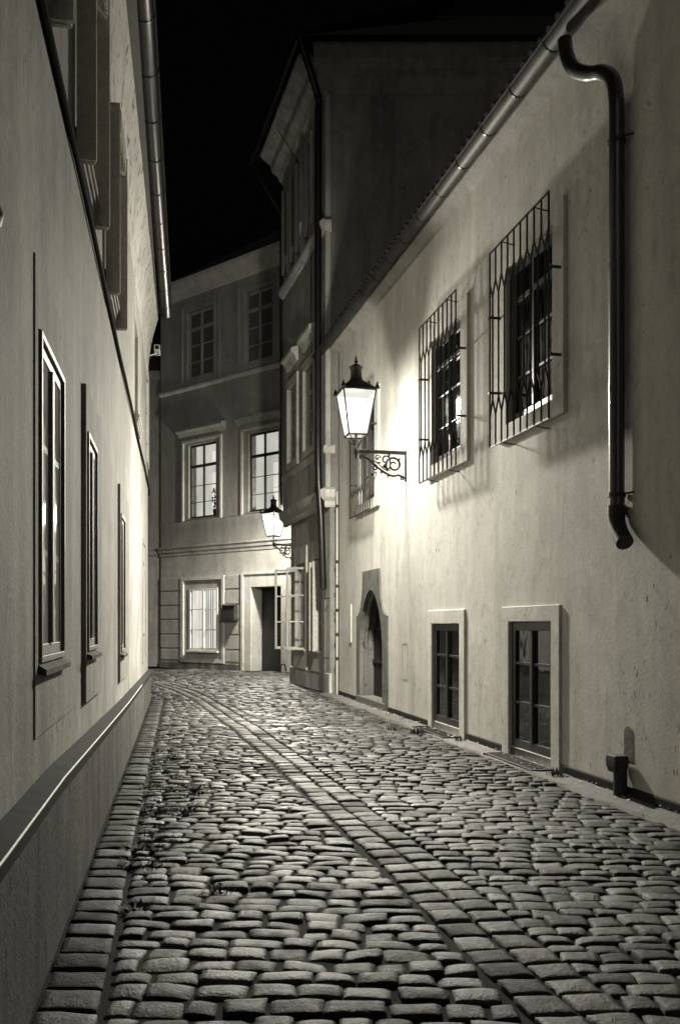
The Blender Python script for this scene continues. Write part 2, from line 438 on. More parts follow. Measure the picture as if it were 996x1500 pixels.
# plinth and ledge
ss = [-6 + .35 * i for i in range(68)] + [EL + .05]
m = MB(); m.loft([[LEFT.w(s, .0, -.04), LEFT.w(s, .062 + .006 * noise.noise((s, 0, 1)), -.04), LEFT.w(s, .060 + .006 * noise.noise((s, 3, 1)), ledge_z(s) - .07), LEFT.w(s, 0, ledge_z(s) - .07)] for s in ss])
m.build('plinth', M['plinth'], lh)
m = MB(); m.loft([[LEFT.w(s, .0, ledge_z(s) - .072), LEFT.w(s, .078, ledge_z(s) - .072), LEFT.w(s, .086, ledge_z(s) - .006 + .002 * noise.noise((s * 4, 0, 1))), LEFT.w(s, .0, ledge_z(s) + .03 + .004 * noise.noise((s * 3, 0, 5)))] for s in ss])
lg = m.build('ledge', M['flash'], lh)
m = MB(); m.loft([[LEFT.w(s, .084, ledge_z(s) - .010), LEFT.w(s, .090, ledge_z(s) - .007), LEFT.w(s, .090, ledge_z(s) - .003), LEFT.w(s, .084, ledge_z(s) - .001)] for s in ss if s < 13])
m.build('metal_edge', M['metal_highlight'], lg)  # thin strip coloured pale to draw the bright line along the ledge
# cove under the eaves
def cove_T(s): return .10 + .010 * (s - 8.7)
ss = [-6 + .4 * i for i in range(60)]; ss = [s for s in ss if s < EL] + [EL]
m = MB()
m.loft([[LEFT.w(s, -.05, 6.2)] + [LEFT.w(s, .004 + max(.05, cove_T(s)) * (k / 8) ** 2.2 + .006 * noise.noise((s * 3, k, 2)), 6.2 + 1.28 * k / 8) for k in range(9)] + [LEFT.w(s, -.05, 7.5)] for s in ss])
m.build('cornice', M['cove'], lh, smooth=True)
def gut(fr, root, s_list, tf, zf, r, mat, step, name='gutter', cap=True):
    m = MB(); secs = []
    for s in s_list:
        c = []
        for k in range(11):
            a = math.pi * k / 10; c.append(fr.w(s, tf(s) - r * math.cos(a), zf(s) - r * math.sin(a)))
        for k in range(10, -1, -1):
            a = math.pi * k / 10; c.append(fr.w(s, tf(s) - r * .93 * math.cos(a), zf(s) - r * .93 * math.sin(a) + .001))
        secs.append(c)
    m.loft(secs)
    # rolled front bead
    m.tube([fr.w(s, tf(s) + r, zf(s)) for s in s_list], .012, 6)
    for s in (s_list[0], s_list[-1]):
        m.add([fr.w(s, tf(s) - r * math.cos(math.pi * k / 10), zf(s) - r * math.sin(math.pi * k / 10)) for k in range(11)], [tuple(range(11))])
    o = m.build(name, mat, root, smooth=True)
    q = s_list[0] + step * .4
    b = MB()
    while q < s_list[-1]:
        for w0 in (0,):
            ring = []
            for ds in (-.012, .012):
                c = [fr.w(q + ds, tf(q) - (r + .006) * math.cos(math.pi * k / 10), zf(q) - (r + .006) * math.sin(math.pi * k / 10)) for k in range(11)]
                c += [fr.w(q + ds, tf(q) - r * .98 * math.cos(math.pi * k / 10), zf(q) - r * .98 * math.sin(math.pi * k / 10)) for k in range(10, -1, -1)]
                ring.append(c)
            b = MB(); b.loft(ring); b.build('gutter_bracket', M['zinc_dark'], o)
        q += step
    return o
gut(LEFT, lh, [-6, 0, 6, 12, EL + .1], lambda s: .25 + .011 * (s - 8.9), lambda s: 7.66, .115, M['zinc_dark'], .92)
m = MB(); m.quad(LEFT.w(-6, .16, 7.62), LEFT.w(EL + .1, .24, 7.62), LEFT.w(EL + .1, -4, 10.6), LEFT.w(-6, -4, 10.6))
m.quad(LEFT.w(-6, -8.2, 7.62), LEFT.w(EL + .1, -8.2, 7.62), LEFT.w(EL + .1, -4, 10.6), LEFT.w(-6, -4, 10.6))
m.add([LEFT.w(EL, .1, 7.6), LEFT.w(EL, -8.1, 7.6), LEFT.w(EL, -4, 10.58)], [(0, 1, 2)])
m.box(LEFT, -6, EL + .1, -.02, .20, 7.49, 7.60)
m.build('roof', M['tile'], lh, recalc=False)
# ground-floor windows, each in a proud plaster panel
for i, (a, b, c, d, pa, pb) in enumerate(LW):
    zb = (.96, .95, .87)[i]; zt = (3.03, 2.98, 2.87)[i]
    tp = (.007, .028, .026)[i]
    o = window(LEFT, lh, a + .03, b - .03, c + .03, d - .03, tp - .005, M['wood_left'], M['glass_left'],
               bars=(c + .5, c + .98), w=.05, mw=.06, bw=.03, thick=.012)
    surround(LEFT, o, pa, pb, zb, zt, [rect(a, b, c, d)], -.01, tp, M['left_panel'], 'plaster_panel', .006)
    f = MB(); frame_bars(f, LEFT, a, b, c, d, -.02, tp + .012, .03, False); f.build('casing', M['wood_left'], o, bevel=.004)
    s = MB(); s.prism(LEFT, [(.0, c - .045), (tp + .035, c - .055), (tp + .035, c - .03), (.0, c - .002)], a - .03, b + .03); s.build('sill', M['plinth'], o)
# low hatch by the far corner
m = MB(); m.plate(LEFT, rect(15.2, 16.5, .78, 2.9), [rect(15.25, 16.45, .83, 2.85)], 0, .012)
for z in (1.25, 2.45): m.box(LEFT, 15.27, 15.40, .004, .03, z, z + .06)
m.build('hatch_frame', M['left_panel'], lh)
# upper windows with folded shutter stacks
for i, (a, b) in enumerate(UW):
    o = window(LEFT, lh, a + .02, b - .02, 4.44, 5.73, -.10, M['wood_white'], M['glass'], bars=(4.88,), trans=5.30, w=.05)
    s = MB()
    for k, (z, t) in enumerate(((4.42, .03), (4.375, .05), (4.33, .035), (4.28, .02))): s.box(LEFT, a - .04, b + .06, 0, t + .02, z - .042, z)
    s.build('sill', M['trim'], o, bevel=.004)
    if i < 3:
        for e, (p, zb, wd) in enumerate(((a - .10, 4.20, .125), (b + .06, 4.2, .135))):
            sh = MB()
            for q in range(2):
                p0 = p + q * .035
                sh.plate(LEFT, rect(0, 1, 0, 1), [], 0, 0) if False else None
                # stiles, rails and slats of a leaf standing square to the wall
                t1 = wd * (1 - .1 * q)
                sh.box(LEFT, p0, p0 + .028, .012, .040, zb, 5.78); sh.box(LEFT, p0, p0 + .028, t1 - .03, t1, zb, 5.78)
                for z in (zb, zb + .7, 5.70): sh.box(LEFT, p0 + .002, p0 + .026, .040, t1 - .03, z, z + .08)
                sh.box(LEFT, p0 + .008, p0 + .020, .040, t1 - .03, zb + .08, zb + .7); sh.box(LEFT, p0 + .008, p0 + .020, .040, t1 - .03, zb + .78, 5.70)
            sh.build('shutter', M['shutter'], o)
        hd = MB()
        hd.box(LEFT, a - .08, b + .14, 0, .115, 5.60, 5.79)
        for k in range(int((b - a) / .045)):
            hd.box(LEFT, a + .01 + k * .045, a + .03 + k * .045, .115, .13, 5.58, 5.78)
        hd.build('shutter_box', M['shutter'], o)
# plain pilaster strip at the far corner (upper floor)
m = MB(); m.box(LEFT, EL - .9, EL - .02, 0, .03, 4.5, 6.3); m.build('corner_strip', M['cove'], lh, bevel=.006)

# ================================================================== WHITE HOUSE
ER = 18.86
wh = thing('white_house', 'low white plastered house on the right with barred windows and pointed stone doorway', 'house', RIGHT.w(9, -.1, 0))
def eave(s): return 6.50 + .035 * s
GW = [(9.03, 10.17), (11.62, 12.76), (15.88, 17.02)]       # openings of the grille windows
CW = [(9.10, 10.14, .10, 1.48), (11.71, 12.81, .10, 1.46)]  # cellar windows
wout = [(-5, 0)] + [(14.95, 0), (14.95, 1.5), (16.95, 1.5), (16.95, 0)][:0] + [(ER, 0), (ER, eave(ER) - .02), (-5, eave(-5) - .02)]
arch_hole = rect(15.42, 16.95, .0, 1.8)
_a0 = [(15.38, 0.0), (15.38, .95)] + [(15.38 + .79 * (1 - math.cos(k / 8 * math.pi / 2 * .92)) / (1 - math.cos(math.pi / 2 * .92)), .95 + 1.13 * math.sin(k / 8 * math.pi / 2 * .92) / math.sin(math.pi / 2 * .92)) for k in range(1, 9)]
_a0 = _a0 + [(2 * 16.17 - s, z) for s, z in _a0[:-1]][::-1]
wout = [(-5, 0)] + [(16.17 + (s - 16.17) * 1.07, z * 1.05) for s, z in _a0] + [(ER, 0), (ER, eave(ER) - .02), (-5, eave(-5) - .02)]
m = MB(); m.plate(RIGHT, wout, [rect(a, b, 3.68, 5.42) for a, b in GW] + [rect(a, b, c, d) for a, b, c, d in CW], -.42, 0, True)
m.quad(RIGHT.w(ER, 0, 0), RIGHT.w(ER, -6, 0), RIGHT.w(ER, -6, 7.0), RIGHT.w(ER, 0, eave(ER)))
m.quad(RIGHT.w(-5, 0, 0), RIGHT.w(-5, -7, 0), RIGHT.w(-5, -7, 7.0), RIGHT.w(-5, 0, eave(-5)))
m.build('wall', M['white_plaster'], wh, recalc=False)
for a, b in ((-5, 8.9), (10.34, 11.5), (13.02, 15.1), (17.24, ER)):
    m = MB(); m.prism(RIGHT, [(0, -.04), (.022, -.04), (.020, .075), (0, .085)], a, b)
    m.build('plinth', M['flash'], wh, bevel=.004)
# soffit board + gutter + roof
m = MB(); m.loft([[RIGHT.w(s, -.02, eave(s) - .06), RIGHT.w(s, .05, eave(s) - .05), RIGHT.w(s, .17, eave(s) + .03), RIGHT.w(s, .17, eave(s) + .10), RIGHT.w(s, -.02, eave(s) + .14)] for s in (-5, 3, 9, 15, ER + .15)])
m.build('soffit', M['far_plaster'], wh)
gut(RIGHT, wh, [-5, 4, 10, 15, 17, 18, 19.0, 19.9], lambda s: .265, lambda s: eave(s) + .10, .095, M['zinc'], .78)
m = MB(); m.quad(RIGHT.w(-5, .19, eave(-5) + .15), RIGHT.w(19.3, .19, eave(19.3) + .15), RIGHT.w(19.3, -4.5, 10.6), RIGHT.w(-5, -4.5, 9.9))
m.quad(RIGHT.w(-5, .19, eave(-5) + .10), RIGHT.w(19.3, .19, eave(19.3) + .10), RIGHT.w(19.3, .19, eave(19.3) + .15), RIGHT.w(-5, .19, eave(-5) + .15))
rf = m.build('roof', M['tile'], wh, recalc=False)
m = MB()
for k in range(100):
    s = .2 + k * .19
    if s > 19.3: break
    m.tube([RIGHT.w(s, .30, eave(s) + .19), RIGHT.w(s, -.3, eave(s) + .19 + .6 * .75)], .05, 7)
m.build('tile_ends', M['tile'], rf, smooth=True)
# downpipe with swan neck
def spath(P, n=6):
    out = []
    P = [Vector(p) for p in P]
    for i in range(len(P) - 1):
        a, b, c, d = P[max(i - 1, 0)], P[i], P[i + 1], P[min(i + 2, len(P) - 1)]
        for k in range(n):
            u = k / n
            out.append(.5 * ((2 * b) + (c - a) * u + (2 * a - 5 * b + 4 * c - d) * u * u + (3 * b - a - 3 * c + d) * u ** 3))
    return out + [P[-1]]
m = MB()
P = spath([RIGHT.w(8.32, .265, 6.76), RIGHT.w(8.30, .258, 6.62), RIGHT.w(8.23, .225, 6.45), RIGHT.w(8.08, .16, 6.32), RIGHT.w(7.92, .11, 6.24), RIGHT.w(7.79, .088, 6.10), RIGHT.w(7.745, .082, 5.92), RIGHT.w(7.74, .08, 5.76)])
m.tube(P + [RIGHT.w(7.74, .08, 4.0), RIGHT.w(7.74, .08, 2.42)], .066, 20)
dp = m.build('downpipe', M['pipe'], wh, smooth=True)
m = MB(); m.tube(spath([RIGHT.w(7.74, .08, 2.44), RIGHT.w(7.74, .082, 2.33), RIGHT.w(7.67, .095, 2.23), RIGHT.w(7.56, .11, 2.13)]), [.073] * 19, 20); m.tube([RIGHT.w(7.74, .08, 2.38), RIGHT.w(7.74, .08, 2.46)], .078, 20)
m.build('outlet_shoe', M['iron'], dp, smooth=True)
m = MB()
for z in (3.45, 4.5):
    m = MB(); m.tube([RIGHT.w(7.74, .08, z - .03), RIGHT.w(7.74, .08, z + .03)], .0695, 20)
    m.build('pipe_collar', M['pipe'], dp, smooth=True)
for z in (2.55, 5.55):
    m = MB()
    m.tube([RIGHT.w(7.74, .08, z - .018), RIGHT.w(7.74, .08, z + .018)], .075, 20); m.tube([RIGHT.w(7.7, .07, z), RIGHT.w(7.63, .06, z), RIGHT.w(7.60, -.01, z + .01)], .009, 6)
    m.build('pipe_clamp', M['iron'], dp)
# grille windows
def grille(fr, par, s0, s1, z0, z1, t):
    m = MB(); n = 10
    rb = .011
    def bar(a, b): m.tube([fr.w(*a), fr.w(*b)], rb, 5)
    for z in (z0, z1): m.box(fr, s0 - .008, s1 + .008, t - .006, t + .006, z - .010, z + .010)
    st = (s1 - s0) / (n - 1)
    # alternate bars run straight, the ones between split into forks towards top and bottom
    for i in range(n):
        s = s0 + st * i
        bar((s, t, z0), (s, t, z0 + .34)); bar((s, t, z1 - .34), (s, t, z1))
        if i in (0, n - 1): bar((s, t, z0), (s, t, z1))
        if i < n - 1:
            c = s + st / 2
            bar((s, t, z0 + .34), (c, t, z0 + .52)); bar((s + st, t, z0 + .34), (c, t, z0 + .52))
            bar((s, t, z1 - .34), (c, t, z1 - .52)); bar((s + st, t, z1 - .34), (c, t, z1 - .52))
            bar((c, t, z0 + .52), (c, t, z1 - .52))
    # stays into the wall
    for z in (z0 + .62, z1 - .72):
        for s in (s0, s1):
            m.box(fr, s - .05 if s == s0 else s - .012, s + .012 if s == s0 else s + .05, t - .005, t + .004, z - .014, z + .014)
            m.box(fr, s - .006, s + .006, -.01, t, z - .014, z + .014)
    for s in (s0 + st * 2, s1 - st * 2):
        for z in (z0, z1): m.tube([fr.w(s, t, z), fr.w(s, .04, z - .02), fr.w(s, -.02, z - .02)], .007, 5)
    return m.build('grille', M['iron'], par)
for i, (a, b) in enumerate(GW):
    o = window(RIGHT, wh, a + .01, b - .01, 3.69, 5.41, -.03, M['wood_brown'], M['glass'], bars=(4.16, 4.60), trans=5.0, w=.09, bw=.03,
               label='dark casement behind black bars' if i < 2 else None)
    surround(RIGHT, o, a - .24, b + .22, 3.50, 5.60, [rect(a, b, 3.68, 5.42)], -.01, .042, M['white_smooth'], 'surround', .006)
    s = MB(); s.box(RIGHT, a, b, -.12, .03, 3.665, 3.688); s.build('sill', M['wood_pale'], o, bevel=.003)
    grille(RIGHT, o, a - .19, b + .15, 3.45, 5.64, .17)
# cellar windows
for i, (a, b, c, d) in enumerate(CW):
    o = window(RIGHT, wh, a + .005, b - .005, c + .005, d - .005, -.015, M['wood_brown'], M['glass'], bars=(c + .50, c + .93), w=.09, mw=.06, bw=.032, tw=.05)
    surround(RIGHT, o, a - .19, b + (.19, .17)[i], -.04, 1.65, [[(a, -.05 + .05), (b, 0), (b, d), (a, d)]], -.01, .026, M['white_smooth'], 'surround', .01)
    s = MB(); s.box(RIGHT, a, b, -.2, .0, -.02, .098); s.build('sill', M['wood_brown'], o, bevel=.004)
    k = MB(); frame_bars(k, RIGHT, a, b, -.01, .018, .05, .28, .0, False)
    k = MB()
    k.box(RIGHT, a - .1, b + .1, .045, .065, -.03, .02); k.box(RIGHT, a - .1, b + .1, .25, .28, -.03, .02)
    k.box(RIGHT, a - .1, a - .07, .065, .25, -.03, .02); k.box(RIGHT, b + .07, b + .1, .065, .25, -.03, .02)
    for q in range(26): k.box(RIGHT, a - .06 + q * (b - a + .12) / 26, a - .045 + q * (b - a + .12) / 26, .065, .25, .0, .016)
    k.build('light_well_grating', M['iron'], o)
# pointed portal
out = [(15.12, -.03), (15.12, 1.60), (15.62, 2.05), (15.64, 2.42), (16.72, 2.42), (16.80, 2.02), (17.28, 1.62), (17.28, -.03)]
arch = [(15.38, 0.02), (15.38, .95)]
for k in range(1, 9):
    u = k / 8; arch.append((15.38 + .79 * (1 - math.cos(u * math.pi / 2 * .92)) / (1 - math.cos(math.pi / 2 * .92)), .95 + 1.13 * math.sin(u * math.pi / 2 * .92) / math.sin(math.pi / 2 * .92)))
rb = [(2 * 16.17 - s, z) for s, z in arch[:-1]][::-1]
arch = arch + rb
# shouldered outline with smoothly curved flanks
def curve_flank(side):
    pts = []
    for k in range(7):
        u = k / 6; s = 15.12 + .46 * math.sin(u * math.pi / 2) ** 1.0; z = 1.60 + .78 * (1 - math.cos(u * math.pi / 2)) * .85
        pts.append((s, z))
    return pts
fl = curve_flank(0)
out = [(15.12, -.03)] + fl + [(15.60, 2.42), (16.74, 2.42)] + [(2 * 16.17 - s, z) for s, z in fl[::-1]] + [(17.22, -.03)]
pt = MB(); pt.plate(RIGHT, out, [arch], -.48, .035)
# second inner moulding
pd = pt.build('stone_portal', M['sandstone'], wh, recalc=False)
ar2 = [(16.17 + (s - 16.17) * .93, .02 + (z - .02) * .96) for s, z in arch]
m = MB(); m.plate(RIGHT, arch, [ar2], -.10, -.05); m.build('inner_moulding', M['sandstone'], pd, recalc=False)
m = MB(); m.box(RIGHT, 15.2, 17.15, -.46, .06, -.03, .13); m.build('step', M['sandstone'], pd, bevel=.015)
m = MB(); m.box(RIGHT, 15.3, 17.05, -.27, -.24, .1, 2.1)
for k in range(12): m.box(RIGHT, 15.36 + k * .14, 15.375 + k * .14, -.24, -.225, .14, 2.1)
for z in (.75, 1.35): m.box(RIGHT, 15.36, 17.0, -.225, -.21, z, z + .05)
m.build('door', M['wood_dark'], wh)
# small fittings
m = MB(); m.plate(RIGHT, rect(14.02, 14.32, .58, 1.16), [rect(14.045, 14.295, .605, 1.135)], 0, .003); m.build('hatch_outline', M['left_panel'], wh)
m = MB(); m.box(RIGHT, 17.72, 17.86, 0, .02, 1.1, 1.85); m.build('conduit_cover', M['white_smooth'], wh, bevel=.004)
m = MB(); m.tube([RIGHT.w(ER - .03, .05, .0), RIGHT.w(ER - .03, .05, 4.2)], .022, 8)
cd = m.build('corner_conduit', M['wood_pale'], wh, smooth=True)
m = MB()
for z in (.75, 1.25, 1.75, 2.25, 2.75, 3.9): m.tube([RIGHT.w(ER - .03, .05, z - .03), RIGHT.w(ER - .03, .05, z + .03)], .036, 8)
m.build('clamp', M['iron'], cd)
# blocked niche and stub of old downpipe: separate thing
t = thing('drain_stub', 'black cast iron drain stub with cup mouth at the foot of the white wall', 'drain pipe', RIGHT.w(7.70, .07, 0))
m = MB()
m.tube([RIGHT.w(7.70, .07, -.03), RIGHT.w(7.70, .07, .2), RIGHT.w(7.72, .07, .25)], [.06, .058, .058], 12)
m.build('pipe', M['iron'], t, smooth=True)
m = MB()
m.loft([[RIGHT.w(7.735 + a * r, .075 + b * r, z) for a, b in ((-1, -.8), (1, -.8), (1, .9), (-1, .9))] for z, r in ((.20, .06), (.25, .075), (.30, .078), (.345, .074))])
m.build('cup', M['iron'], t, bevel=.008)
m = MB(); pp = [(7.615, .30), (7.755, .30)] + [(7.685 + .07 * math.cos(a), .52 + .07 * math.sin(a)) for a in [math.pi * k / 8 for k in range(9)]]
m.plate(RIGHT, pp, [], -.0, .004); m.build('mortar_patch', M['plinth'], wh)

# ================================================================== MIDDLE (CORNER) HOUSE
mh = thing('corner_house', 'tall grey corner house in shadow behind the white house with open ground floor casement', 'house', MID.w(21, -.3, 0))
SA, SB = 19.45, 23.12
TOPW = [(20.72, 21.42), (22.35, 23.0)]
WIN = dict(g=[(20.15, 20.85), (21.55, 22.50)], f=[(20.42, 21.12), (21.95, 22.75)], t=[(20.72, 21.5), (22.15, 22.85)])
WIN = dict(g=[(20.02, 20.80), (21.55, 22.50)], f=[(20.30, 21.25), (22.02, 22.90)], t=[(20.72, 21.6), (22.2, 23.0)])
holes = [rect(a, b, .88, 2.90) for a, b in WIN['g']]
m = MB(); m.plate(MID, rect(SA, SB, 0, 4.1), holes, -.25, 0)
holes = [rect(a, b, 5.42, 7.25) for a, b in WIN['f']] + [rect(a, b, 10.08, 12.2) for a, b in WIN['t']]
m.plate(MID, rect(SA - .0, SB + .45, 4.1, 13.3), holes, -.25, .10)
m.quad(MID.w(SB, 0, 0), MID.w(SB, -6, 0), MID.w(SB, -6, 4.2), MID.w(SB, 0, 4.2))
m.quad(MID.w(SB + .45, .1, 4.1), MID.w(SB + .45, -6, 4.1), MID.w(SB + .45, -6, 13.3), MID.w(SB + .45, .1, 13.3))
m.quad(MID.w(SA, .1, 4.1), MID.w(SB + .45, .1, 4.1), MID.w(SB + .45, -2, 4.1), MID.w(SA, -2, 4.1))
m.build('wall', M['mid_plaster'], mh, recalc=False)
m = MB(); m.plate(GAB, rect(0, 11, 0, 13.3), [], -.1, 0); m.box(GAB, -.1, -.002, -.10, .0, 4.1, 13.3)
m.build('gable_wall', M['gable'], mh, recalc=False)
def mould(prof, z, name='moulding', s0=SA - .02, s1=SB + .42, gl=.25, mat='mid_trim', t0=.0):
    m = MB()
    P = [(t0 - .03, z)] + [(t0 + t, z + dz) for t, dz in prof] + [(t0 - .03, z + prof[-1][1])]
    m.prism(MID, P, s0, s1)
    if gl: m.build(name, M[mat], mh); m = MB(); m.prism(GAB, [(t - t0, zz) for t, zz in P], -.12, gl)
    return m.build(name, M[mat], mh)
mould([(.02, 0), (.05, .05), (.06, .12), (.14, .2), (.16, .28), (.17, .36), (.05, .42)], 3.92, gl=.10, t0=.06)
mould([(.03, 0), (.05, .04), (.05, .14), (.02, .18)], 5.05, gl=.10, t0=.1)
mould([(.04, 0), (.10, .06), (.13, .12), (.13, .2), (.04, .26)], 9.72, gl=.02, t0=.1, name='sill_course')
mould([(.02, 0), (.06, .08), (.10, .10), (.16, .22), (.30, .32), (.34, .48), (.52, .60), (.60, .66), (.60, .76)], 12.60, name='cornice', gl=.0, t0=.1, mat='mid_plaster')
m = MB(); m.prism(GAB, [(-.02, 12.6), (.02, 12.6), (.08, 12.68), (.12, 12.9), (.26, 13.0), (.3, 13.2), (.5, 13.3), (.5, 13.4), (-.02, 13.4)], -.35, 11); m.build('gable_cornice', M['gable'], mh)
mould([(.03, 0), (.03, .40), (.01, .42)], .0, name='plinth', s1=SB, gl=0, mat='mid_plaster')
gut(MID, mh, [SA - .55, 21, 22.5, SB + 1.0], lambda s: .80, lambda s: 13.42, .10, M['zinc_dark'], .9)
m = MB(); m.quad(MID.w(SA - .6, .8, 13.4), MID.w(SB + 1, .8, 13.4), MID.w(SB - 1.5, -4, 17), MID.w(SA + 2, -4, 17))
m.quad(GAB.w(-.8, .7, 13.4), GAB.w(11, .7, 13.4), GAB.w(11, -4, 17), GAB.w(2, -4, 17)); m.build('roof', M['tile'], mh, recalc=False)
# corner downpipe and far downpipe
m = MB()
P = [MID.w(SA - .5, .78, 13.35), MID.w(SA - .2, .5, 12.95), MID.w(SA + .08, .24, 12.55), MID.w(SA + .08, .24, 12.3)]
m.tube(spath(P, 4) + [MID.w(SA + .10, .24, 5), MID.w(SA + .12, .22, 4.4), MID.w(SA + .12, .17, 3.7), MID.w(SA + .12, .12, 2.2)], .075, 12)
dp2 = m.build('downpipe', M['zinc_dark'], mh, smooth=True)
m = MB(); m.tube([MID.w(SA + .12, .12, 2.2), MID.w(SA + .12, .12, 0)], .032, 8); m.tube([MID.w(SA + .12, .12, 2.0), MID.w(SA - .1, .05, 2.0)], .012, 6); m.tube([MID.w(SA + .12, .12, .75), MID.w(SA - .1, .05, .75)], .012, 6)
m.build('standpipe', M['zinc'], dp2, smooth=True)
m = MB(); m.tube(spath([MID.w(SB + .9, .78, 13.33), MID.w(SB + .7, .5, 12.6), MID.w(SB + .52, .14, 11.9), MID.w(SB + .52, .12, 11.5)], 4) + [MID.w(SB + .52, .1, 4.5)], .06, 10)
m.build('downpipe', M['zinc_dark'], mh, smooth=True)
# wire on the facade
m = MB(); m.tube(spath([MID.w(21.7, .62, 12.95), MID.w(20.9, .2, 11.6), MID.w(20.62, .13, 10.6), MID.w(20.55, .13, 8.2), MID.w(20.45, .13, 6.2), MID.w(20.15, .14, 4.6), MID.w(19.9, .28, 4.1)], 5), .009, 5)
m.build('wire', M['cable'], mh)
for i, (a, b) in enumerate(WIN['t']):
    o = window(MID, mh, a, b, 10.09, 12.19, .06, M['wood_pale'], M['glass'], bars=(10.6, 11.1), trans=11.6, w=.07)
    surround(MID, o, a - .12, b + .12, 9.98, 12.45, [rect(a, b, 10.08, 12.2)], .09, .14, M['mid_trim'])
    s = MB()
    for c0 in (a, b):
        s = MB(); s.box(MID, c0 - .015, c0 + .015, .15, .27, 10.1, 12.2)
        for z in (10.1, 10.75, 11.4, 12.15): s.box(MID, c0 - .022, c0 + .022, .15, .275, z, z + .04)
        s.build('shutter', M['shutter_dark'], o)
for i, (a, b) in enumerate(WIN['f']):
    o = window(MID, mh, a, b, 5.43, 7.24, .03, M['wood_pale'], M['glass_dull'], bars=(5.88, 6.3), trans=6.72, w=.07)
    surround(MID, o, a - .14, b + .14, 5.26, 7.45, [rect(a, b, 5.42, 7.25)], .09, .15, M['mid_trim'])
    s = MB(); s.prism(MID, [(.09, 7.72), (.14, 7.72), (.20, 7.86), (.28, 7.92), (.28, 8.0), (.09, 8.08)], a - .1, b + .1); s.build('hood', M['mid_trim'], o)
for i, (a, b) in enumerate(WIN['g']):
    o = window(MID, mh, a, b, .89, 2.89, -.05, M['wood_pale'], M['glass_dull'], bars=(1.5, 2.15), w=.06)
    surround(MID, o, a - .14, b + .14, .40, 3.3, [rect(a, b, .88, 2.90)], -.01, .04, M['mid_trim'])
    s = MB(); s.box(MID, a - .05, b + .05, -.04, .07, .83, .88); s.build('sill', M['mid_trim'], o)
    if i == 1:
        # one leaf open square to the street, the other folded back on the wall
        c = MB(); p = b + .03
        for z, w_ in ((.86, .05), (1.50, .03), (2.12, .03), (2.74, .05)): c.box(MID, p, p + .035, .03, .50, z, z + w_)
        c.box(MID, p, p + .035, .48, .53, .86, 2.79); c.box(MID, p, p + .035, -.03, .03, .86, 2.79)
        c.build('open_casement', M['wood_pale'], o, bevel=.004, label='white casement leaf swung open over the street')
        c = MB(); p = a - .02
        for z, w_ in ((.86, .05), (1.50, .03), (2.12, .03), (2.74, .05)): c.hexa([MID.w(p, .06, z), MID.w(p + .03, .06, z), MID.w(p + .18, .42, z), MID.w(p + .15, .42, z), MID.w(p, .06, z + w_), MID.w(p + .03, .06, z + w_), MID.w(p + .18, .42, z + w_), MID.w(p + .15, .42, z + w_)])
        c.box(MID, p + .14, p + .19, .40, .44, .86, 2.79)
        c.build('open_casement', M['wood_pale'], o, bevel=.004)
    else:
        c = MB(); p = b
        c.box(MID, p - .02, p + .03, -.02, .12, .86, 2.85); c.box(MID, (a + b) / 2 - .02, (a + b) / 2 + .03, -.02, .14, .86, 2.85)
        c.build('ajar_casement', M['wood_pale'], o)

# ================================================================== FAR HOUSE
fh = thing('townhouse', 'three storey town house across the end of the lane with two lit windows', 'house', FAR.w(44.5, -.2, 0))
S0, S1 = 38.4, 47.65
FT = [(42.25, 43.49), (44.95, 46.24)]; FTs = [(42.05, 43.8), (44.63, 46.53)]
FM = [(42.02, 43.34), (44.84, 46.20)]; FMs = [(41.76, 43.64), (44.53, 46.49)]
DOOR = (41.88, 43.18)
GWN = (44.72, 46.14)
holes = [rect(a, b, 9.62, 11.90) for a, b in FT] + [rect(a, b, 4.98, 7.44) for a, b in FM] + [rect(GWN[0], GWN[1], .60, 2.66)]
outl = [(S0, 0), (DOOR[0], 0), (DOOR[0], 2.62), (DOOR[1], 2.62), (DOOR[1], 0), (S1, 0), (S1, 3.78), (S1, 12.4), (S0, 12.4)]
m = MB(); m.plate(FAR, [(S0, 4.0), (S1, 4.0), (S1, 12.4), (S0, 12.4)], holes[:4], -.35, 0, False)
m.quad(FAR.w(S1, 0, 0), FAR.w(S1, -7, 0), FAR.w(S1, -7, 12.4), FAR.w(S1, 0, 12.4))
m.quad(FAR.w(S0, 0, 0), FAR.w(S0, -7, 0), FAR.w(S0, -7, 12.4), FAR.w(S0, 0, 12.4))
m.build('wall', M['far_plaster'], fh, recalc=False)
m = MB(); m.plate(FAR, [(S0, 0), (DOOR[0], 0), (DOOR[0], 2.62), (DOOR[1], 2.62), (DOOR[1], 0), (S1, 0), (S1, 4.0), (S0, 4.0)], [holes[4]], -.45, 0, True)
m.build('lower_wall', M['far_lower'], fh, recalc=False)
def fprof(prof, z, s0=S0, s1=S1 + .02, name='moulding', mat='trim'):
    m = MB(); m.prism(FAR, [(-.02, z)] + [(t, z + dz) for t, dz in prof] + [(-.02, z + prof[-1][1])], s0, s1); return m.build(name, M[mat], fh)
fprof([(.03, 0), (.06, .08), (.10, .10), (.14, .2), (.24, .3), (.28, .42), (.33, .44), (.33, .55)], 12.38, s1=S1 + .3, name='cornice', mat='trim')
fprof([(.03, 0), (.07, .06), (.07, .12), (.02, .17)], 9.28, name='sill_course', mat='trim')
fprof([(.05, 0), (.02, .03)], 4.88, name='sill_course')
fprof([(.03, 0), (.04, .08), (.09, .12), (.10, .2), (.16, .25), (.02, .33)], 3.78, mat='far_lower')
fprof([(.05, 0), (.05, .20), (.02, .23)], -.02, name='plinth', mat='plinth', s0=43.6)
m = MB(); m.quad(FAR.w(S0, .3, 12.92), FAR.w(S1 + .3, .3, 12.92), FAR.w(S1 - 3, -4, 16), FAR.w(S0, -4, 16)); m.build('roof', M['tile'], fh, recalc=False)
